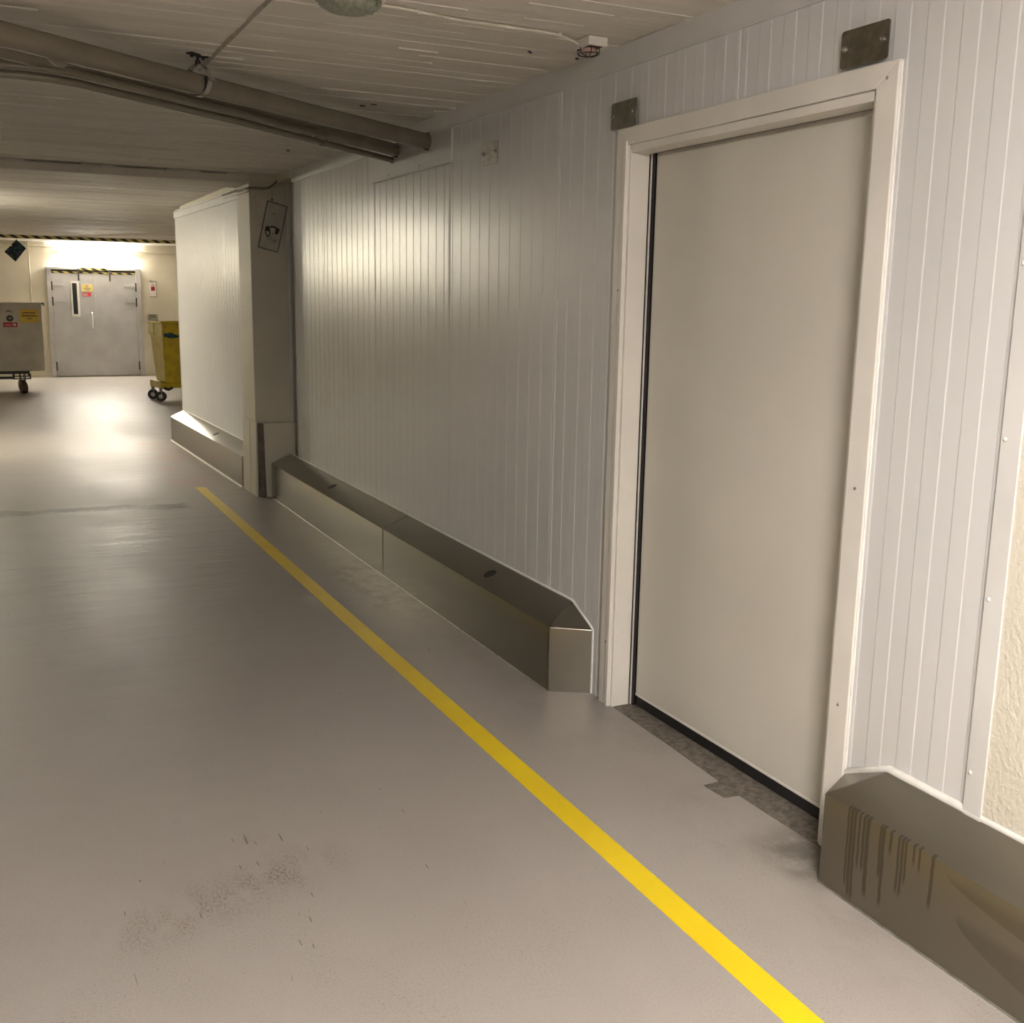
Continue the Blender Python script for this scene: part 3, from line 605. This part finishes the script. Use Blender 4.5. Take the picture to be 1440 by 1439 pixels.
# ================================================================== ceiling fittings
bl = thing('bulkhead_lamp', (1.055, 3.36, 2.38), 'unlit oval bulkhead lamp with ribbed grey glass at the top edge', 'lamp')
def E(cx, cy): return lambda x, y, z: (cx + x * 1.35, cy + y, z)
MB().tube([(0, 0, ZC), (0, 0, ZC - .022)], 0.085, 32).build('base', 'white_paint', bl, xf=E(1.055, 3.345))
MB().dome((0, 0, ZC - .022), 0.078, 0.045, 32, 6).build('glass', 'glass_lamp', bl, xf=E(1.055, 3.345))
for k in range(-2, 3): MB().tube([(k * .028, -.07, ZC - .03), (k * .028, 0, ZC - .066 + abs(k) * .006), (k * .028, .07, ZC - .03)], 0.0025, 6).build('glass_rib', 'glass_lamp', bl, xf=E(1.055, 3.345))
cc_ = cable('ceiling_cable', [(1.16, 3.415, 2.447), (1.254, 3.421, 2.449), (1.454, 3.462, 2.449), (1.578, 3.462, 2.448), (1.79, 3.472, 2.449), (1.85, 3.479, 2.447), (1.915, 3.505, 2.440), (1.950, 3.53, 2.437)], 0.0048, 'cable', 'thin white cable along the ceiling from the oval lamp to the alarm box')
for px, py in ((1.314, 3.436), (1.845, 3.479)):
    MB().box(px - .006, px + .006, py - .007, py + .007, 2.442, ZC).build('cable_clip', 'white_plastic', cc_)
al = thing('alarm_box', (1.985, 3.50, 2.40), 'small white alarm box with a wire guard on the ceiling', 'alarm')
box('housing', 'white_plastic', al, (1.944, 2.020, 3.450, 3.555, 2.424, ZC), 0.003)
box('under_plate', 'rust', al, (1.952, 2.004, 3.458, 3.548, 2.4225, 2.4245))
MB().dome((1.975, 3.505, 2.424), 0.026, 0.020, 16, 4).build('dome', 'pink_dome', al)
wg = MB()
for a in (0.2, 1.25, 2.3):
    dx, dy = math.cos(a) * .038, math.sin(a) * .042
    wg.tube([(1.975 - dx, 3.505 - dy, 2.424), (1.975 - dx, 3.505 - dy, 2.408), (1.975 - dx * .6, 3.505 - dy * .6, 2.399), (1.975, 3.505, 2.396), (1.975 + dx * .6, 3.505 + dy * .6, 2.399), (1.975 + dx, 3.505 + dy, 2.408), (1.975 + dx, 3.505 + dy, 2.424)], 0.0018, 6)
wg.tube([(1.975 + .036 * math.cos(t), 3.505 + .040 * math.sin(t), 2.4045) for t in [2 * math.pi * k / 16 for k in range(16)]], 0.0018, 6, closed=True)
wg.build('wire_guard', 'ink', al)

# fluorescent fittings: one on the end wall in view, others further along the ceiling out of view
def tube_lamp(label, x0, x1, y0, y1, z0, z1, mat, wall=False):
    root = thing('fluorescent_lamp', ((x0 + x1) / 2, (y0 + y1) / 2, z0), label, 'lamp', 'fluorescent lamps')
    if wall:
        box('housing', 'white_paint', root, (x0, x1, y1 - .03, y1, z0, z1), 0.004)
        MB().box(x0 + .03, x1 - .03, y0, y1 - .03, z0 + .006, z1 - .012).build('diffuser', mat, root, bevel=0.015)
        for xx in (x0, x1 - .03): box('end_cap', 'white_paint', root, (xx, xx + .03, y0 - .003, y1 - .03, z0 + .002, z1 - .008), 0.006)
    else:
        box('housing', 'white_paint', root, (x0, x1, y0, y1, z1 - .035, z1), 0.004)
        MB().box(x0 + .01, x1 - .01, y0 + .03, y1 - .03, z0, z1 - .035).build('diffuser', mat, root, bevel=0.015)
        for yy in (y0, y1 - .03): box('end_cap', 'white_paint', root, (x0 + .006, x1 - .006, yy, yy + .03, z0 - .002, z1 - .035), 0.006)
    return root
tube_lamp('glowing fluorescent lamp on the end wall above the double doors', 1.36, 2.69, 21.90, 22.0, 2.245, 2.335, 'lamp_end', True)
nl = tube_lamp('ceiling fluorescent lamp beyond the beam on the left', -0.60, -0.44, 11.4, 12.9, 2.280, 2.360, 'lamp_mid')
for yy in (11.6, 12.7): MB().tube([(-0.52, yy, 2.36), (-0.52, yy, ZC - .002)], 0.008, 8).build('hanger_rod', 'galv', nl)
tube_lamp('fluorescent lamp on the end wall far to the left of the double doors', -4.0, -2.67, 21.90, 22.0, 2.245, 2.335, 'lamp_far', True)
nl = tube_lamp('ceiling fluorescent lamp behind the viewer', 0.52, 0.68, -0.9, 0.5, 2.280, 2.360, 'lamp_near')
for yy in (-0.7, 0.3): MB().tube([(0.60, yy, 2.36), (0.60, yy, ZC - .002)], 0.008, 8).build('hanger_rod', 'galv', nl)

# ================================================================== end wall: double doors and fittings
d2 = thing('door_2', (1.97, 21.95, 0), 'grey steel double doors in the end wall', 'door', kind='structure')
f2 = MB().box(1.145, 1.222, 21.93, 22.03, 0, 2.012).box(2.700, 2.790, 21.93, 22.03, 0, 2.012).box(1.222, 2.700, 21.93, 22.03, 1.965, 2.012)
f2.build('frame', 'grey_frame', d2, bevel=0.006)
box('top_rail', 'dark', d2, (1.222, 2.700, 21.962, 21.99, 1.90, 1.966))
def leaf2(x0, x1):
    return box('leaf', 'grey_door', d2, (x0, x1, 21.955, 21.999, 0.02, 1.935), 0.004)
l1 = leaf2(1.226, 1.962); l2 = leaf2(1.970, 2.696)
box('meeting_strip', 'grey_frame', l1, (1.945, 1.975, 21.945, 21.954, 0.02, 1.90), 0.002)
for lf, xa, xb_ in ((l1, 1.232, 1.43), (l2, 2.49, 2.69)):
    for z in (1.69, 1.41, 0.222):
        h = box('hinge', 'grey_frame', lf, (xa, xb_, 21.942, 21.954, z - .028, z + .028), 0.003)
        xk = xa - .006 if lf is l1 else xb_ + .006
        MB().tube([(xk, 21.938, z - .10), (xk, 21.938, z + .06)], 0.013, 8).build('hinge_pin', 'dark', h)
w = box('vision_frame', 'white_paint', l1, (1.542, 1.688, 21.940, 21.954, 1.112, 1.755), 0.004)
box('pane', 'dark_glass', w, (1.574, 1.650, 21.936, 21.9395, 1.160, 1.724))
s1 = box('warning_sign', 'sign_yellow', l1, (1.730, 1.930, 21.950, 21.954, 1.578, 1.706)); s1['label'] = 'pale yellow warning sign'
wl = MB(); wl.tube([(1.83 + .022 * math.cos(t), 21.9495, 1.672 + .018 * math.sin(t)) for t in [2 * math.pi * k / 12 for k in range(12)]], .004, 5, closed=True)
for x0, x1, z0, z1 in ((1.76, 1.90, 1.632, 1.640), (1.78, 1.885, 1.612, 1.620), (1.80, 1.87, 1.593, 1.600)): wl.box(x0, x1, 21.9485, 21.95, z0, z1)
wl.build('sign_print', 'plate', s1)['kind'] = 'stuff'
s2 = box('red_sign', 'red', l1, (1.748, 1.892, 21.950, 21.954, 1.487, 1.560)); s2['label'] = 'small red sign'
wl = MB()
for x0, x1, z0, z1 in ((1.757, 1.835, 1.532, 1.538), (1.757, 1.825, 1.518, 1.524), (1.757, 1.84, 1.504, 1.510)): wl.box(x0, x1, 21.9485, 21.95, z0, z1)
wl.build('sign_print', 'white_paint', s2)['kind'] = 'stuff'
h = MB().tube([(1.893, 21.953, 1.19), (1.893, 21.905, 1.19), (1.893, 21.90, 1.17), (1.893, 21.90, .91), (1.893, 21.905, .89), (1.893, 21.953, .89)], 0.014, 10).build('pull_handle', 'white_paint', l1)
for z in (1.19, .89): MB().tube([(1.893, 21.955, z), (1.893, 21.945, z)], 0.026, 12).build('handle_rose', 'galv', h)
for lf, x in ((l1, 1.694), (l2, 2.24)):
    b = box('bolt_latch', 'galv', lf, (x - .016, x + .016, 21.930, 21.954, 1.775, 1.955), 0.003)
    MB().tube([(x, 21.925, 1.77), (x, 21.925, 1.98)], 0.009, 8).build('bolt_rod', 'dark', b)
tp = MB().box(1.236, 1.70, 21.948, 21.954, 1.900, 1.934).box(1.70, 1.943, 21.948, 21.954, 1.905, 1.932); tp.build('hazard_tape', 'hazard', l1)
MB().box(1.975, 2.685, 21.948, 21.954, 1.898, 1.930).build('hazard_tape', 'hazard', l2)
box('hazard_tape', 'hazard', d2, (1.722, 2.215, 21.955, 21.9615, 1.948, 1.9645))
MB().box(1.722, 2.215, 21.926, 21.9298, 1.968, 2.010).build('hazard_tape', 'hazard', d2)

cp = thing('call_point', (3.012, 22.0, 1.49), 'slim white panel with a dark red button right of the double doors', 'alarm')
box('backplate', 'white_paint', cp, (2.955, 3.070, 21.965, 22.0, 1.497, 1.790), 0.003)
MB().box(2.950, 3.075, 21.958, 22.0, 1.783, 1.795).box(2.950, 3.075, 21.958, 22.0, 1.489, 1.502).box(3.066, 3.076, 21.96, 22.0, 1.49, 1.795).build('edge_trim', 'plate', cp)
box('red_button', 'deep_red', cp, (2.972, 3.042, 21.956, 21.965, 1.612, 1.685), 0.002)
MB().dome((0, 0, 0), 0.034, 0.010, 14, 3).build('pink_lens', 'pink_dome', cp, xf=lambda x, y, z: (3.006 + x, 21.965 + z, 1.712 + y))
box('label_strip', 'white_plastic', cp, (2.980, 3.034, 21.961, 21.965, 1.555, 1.600))
so = thing('wall_socket', (2.985, 22.0, 1.02), 'grey socket box on the end wall above the yellow bin', 'socket')
box('box', 'galv', so, (2.90, 3.070, 21.94, 22.0, 1.03, 1.172), 0.005)
for xx in (2.926, 2.966, 3.006): box('cover', 'plate', so, (xx, xx + .03, 21.934, 21.94, 1.095, 1.155), 0.002)
cd = MB().tube([(0.872, 21.985, 1.0), (0.872, 21.985, 2.36), (0.872, 21.985, 2.44)], 0.010, 8).build('wall_conduit', 'concrete', None); tag(cd, 'thin cream vertical conduit left of the double doors', 'pipe', 'end wall conduits')
cd = MB().tube([(-2.1, 21.985, 2.382), (1.30, 21.985, 2.372)], 0.014, 8).build('wall_conduit', 'concrete', None); tag(cd, 'cream horizontal conduit on the end wall left of the lamp', 'pipe', 'end wall conduits')
cd = MB().tube([(2.75, 21.985, 2.335), (3.3, 21.985, 2.30), (4.5, 21.985, 2.30)], 0.012, 8).build('wall_conduit', 'concrete', None); tag(cd, 'cream horizontal conduit on the end wall right of the lamp', 'pipe', 'end wall conduits')
# dark square print hanging on its corner from the taped edge
dp = thing('hanging_sign', (0.59, 19.66, 2.03), 'dark blue square sign hung on its corner under the warning tape', 'sign')
m = MB(); poly = [(0.613, 2.376), (0.535, 2.296), (0.548, 2.283), (0.530, 2.268), (0.520, 2.277), (0.424, 2.178), (0.582, 2.028), (0.751, 2.245)]
m.hexa([(p[0], 19.660, p[1]) for p in poly], [(p[0], 19.668, p[1]) for p in poly]); m.build('plate', 'poster', dp)
MB().tube([(0.613, 19.664, 2.37), (0.613, 19.690, 2.408)], 0.004, 6).build('hook', 'dark', dp)

# ================================================================== grey cart and yellow bin
ct = thing('waste_cart', (0.25, 18.9, 0), 'grey steel box cart on brown castors at the left edge', 'cart')
bx = MB().box(-0.45, 0.862, 18.50, 19.25, 0.345, 1.375).build('box', 'cart', ct, bevel=0.012)
MB().box(-0.46, 0.875, 18.485, 19.265, 1.362, 1.392).build('rim', 'cart', ct, bevel=0.006)
MB().tube([(0.868, 18.49, 1.385), (0.895, 18.49, 1.385), (0.900, 18.49, 1.35)], 0.010, 8).build('rim_hook', 'dark', ct)
for ya in (18.53, 19.15): box('chassis_rail', 'dark', ct, (-0.40, 0.64, ya, ya + .07, 0.30, 0.345))
MB().box(-0.30, 0.42, 18.52, 18.56, 0.222, 0.262).build('axle_bar', 'dark', ct, bevel=0.004)
for cx, cy in ((0.53, 18.58), (0.53, 19.18), (-0.30, 18.58), (-0.30, 19.18)):
    k = MB()
    for q in ((cx - .125, cx - .105, .225, .30), (cx + .105, cx + .125, .225, .30), (cx - .028, cx - .016, .17, .30), (cx + .036, cx + .048, .17, .30)): k.box(q[0], q[1], cy - .03, cy + .03, q[2], q[3])
    k.box(cx - .125, cx + .125, cy - .03, cy + .03, .215, .228)
    ks = k.build('castor_bracket', 'dark', ct)
    MB().tube([(cx - .03, cy - .05, 0.085), (cx + .052, cy - .03, 0.085)], 0.083, 20).build('castor_wheel', 'rust', ks)
    MB().tube([(cx - .04, cy - .053, 0.085), (cx + .062, cy - .027, 0.085)], 0.02, 10).build('hub', 'dark', ks)
st = box('sticker', 'sticker_yellow', bx, (0.548, 0.820, 18.497, 18.4995, 1.085, 1.292)); st['label'] = 'yellow sticker with three dark lines of print'
tm = MB(); rr = random.Random(2)
for (x0, x1, z, hh) in ((0.590, 0.775, 1.238, .022), (0.586, 0.795, 1.192, .026), (0.65, 0.725, 1.150, .018)):
    x = x0
    while x < x1:
        w_ = rr.uniform(.010, .018); tm.box(x, min(x + w_, x1), 18.4955, 18.497, z - hh / 2, z + hh / 2 - rr.uniform(0, .006)); x += w_ + .005
tm.build('print', 'ink', st)['kind'] = 'stuff'
em = MB().tube([(0.410, 18.4995, 1.150), (0.410, 18.494, 1.150)], 0.050, 24).build('round_emblem', 'ink', bx); em['label'] = 'round black emblem'
MB().tube([(0.412, 18.494, 1.152), (0.412, 18.4925, 1.152)], 0.018, 12).build('emblem_centre', 'plate', em)
tm = MB().box(0.372, 0.432, 18.4965, 18.4995, 1.258, 1.272)
for k in range(9): tm.box(0.335 + k * .016, 0.346 + k * .016, 18.4965, 18.4995, 1.240 + (k % 3) * .002, 1.247 + (k % 3) * .002)
tm.build('small_print', 'ink', bx)['kind'] = 'stuff'
rs = box('red_sticker', 'deep_red', bx, (0.312, 0.512, 18.497, 18.4995, 1.018, 1.090)); rs['label'] = 'dark red sticker with pale print'
MB().box(0.328, 0.44, 18.4955, 18.497, 1.052, 1.058).box(0.328, 0.43, 18.4955, 18.497, 1.038, 1.043).box(0.45, 0.492, 18.4955, 18.497, 1.034, 1.074).build('print', 'pink_dome', rs)['kind'] = 'stuff'

BA = math.radians(13.5); bc_, bs_ = math.cos(BA), math.sin(BA)
def B(x, y, z): return (2.385 + x * bc_ - y * bs_, 16.60 + x * bs_ + y * bc_, z)
yb = thing('waste_bin', B(.45, .25, 0), 'yellow tipping bin on black wheels beside the far panel wall', 'bin')
# tapered hopper: x along the front, y depth
hop = MB(); lo_, hi_ = .27, 1.150
ring_lo = [(.02, .0, lo_), (.95, .0, lo_), (.95, .40, lo_), (.02, .34, lo_)]
ring_hi = [(.0, .0, hi_), (.97, .0, hi_), (.97, .52, hi_), (.0, .50, hi_)]
inner_lo = [(.05, .03, lo_ + .03), (.92, .03, lo_ + .03), (.92, .37, lo_ + .03), (.05, .31, lo_ + .03)]
inner_hi = [(.03, .03, hi_), (.94, .03, hi_), (.94, .49, hi_), (.03, .47, hi_)]
k4 = [(i, (i + 1) % 4) for i in range(4)]
hop.add(ring_lo + ring_hi + inner_lo + inner_hi, [(3, 2, 1, 0), (8, 9, 10, 11)] + [(i, j, 4 + j, 4 + i) for i, j in k4] + [(4 + i, 4 + j, 12 + j, 12 + i) for i, j in k4] + [(12 + i, 12 + j, 8 + j, 8 + i) for i, j in k4])
hop = hop.build('hopper', 'bin_yellow', yb, xf=B)
MB().hexa([(.014, .012, lo_ + .03), (.002, .012, lo_ + .03), (.002, .33, lo_ + .03), (.014, .33, lo_ + .03)], [(-.004, .008, hi_ - .02), (-.012, .008, hi_ - .02), (-.012, .49, hi_ - .02), (-.004, .49, hi_ - .02)]).build('end_plate', 'bin_lit', yb, xf=B)  # overlay carrying the paler lit tone of the hopper's end
MB().box(-.035, .0, -.005, .515, 1.132, 1.160).box(.0, .99, -.025, .0, 1.128, 1.158).box(.0, .99, .50, .53, 1.128, 1.158).box(.97, .99, .0, .5, 1.128, 1.158).build('rim', 'bin_yellow', yb, xf=B, bevel=0.005)
MB().box(-.028, -.012, .30, .50, .97, 1.135).build('rim_bracket', 'bin_lit', yb, xf=B)
MB().box(-.05, .98, -.02, .05, .195, .265).box(-.05, .98, .36, .43, .195, .265).box(-.05, .02, .05, .36, .195, .265).build('chassis', 'bin_yellow', yb, xf=B, bevel=0.006)
MB().box(-.075, -.05, .02, .40, .20, .30).build('tow_plate', 'bin_lit', yb, xf=B, bevel=0.006)
MB().tube([(-.03, -.01, .205), (.04, -.01, .175), (.10, -.01, .20)], .022, 8).build('latch', 'dark', yb, xf=B)
sm = MB(); pts = [(.015, 1.02), (.06, 1.012), (.11, 1.025), (.17, 1.00), (.22, .985), (.255, .972), (.21, .945), (.14, .938), (.08, .945), (.03, .962), (.012, .955)]
sm.hexa([(p[0], -.0028, p[1] - .02) for p in pts], [(p[0], -.0008, p[1] - .02) for p in pts])
for x0, x1, z0, z1 in ((.27, .285, .93, .96), (.30, .318, .928, .965), (.33, .345, .94, .96), (.03, .05, 1.075, 1.09)): sm.box(x0, x1, -.0028, -.0008, z0, z1)
o = sm.build('paint_smear', 'teal', hop, xf=B); o['label'] = 'dark teal paint smear'
for wx, wy in ((-.055, .03), (-.02, .43), (.86, .03), (.86, .43)):
    fk = MB().box(wx - .012, wx + .012, wy - .030, wy - .024, .06, .20).box(wx - .012, wx + .012, wy + .024, wy + .030, .06, .20).box(wx - .02, wx + .02, wy - .03, wy + .03, .19, .20).build('castor_fork', 'galv', yb, xf=B)
    MB().tube([(wx - .014, wy - .021, .076), (wx + .014, wy + .021, .076)], 0.0755, 24).build('wheel', 'rubber', fk, xf=B)
    MB().tube([(wx - .018, wy - .0265, .076), (wx + .018, wy + .0265, .076)], 0.032, 14).build('hub', 'galv', fk, xf=B)
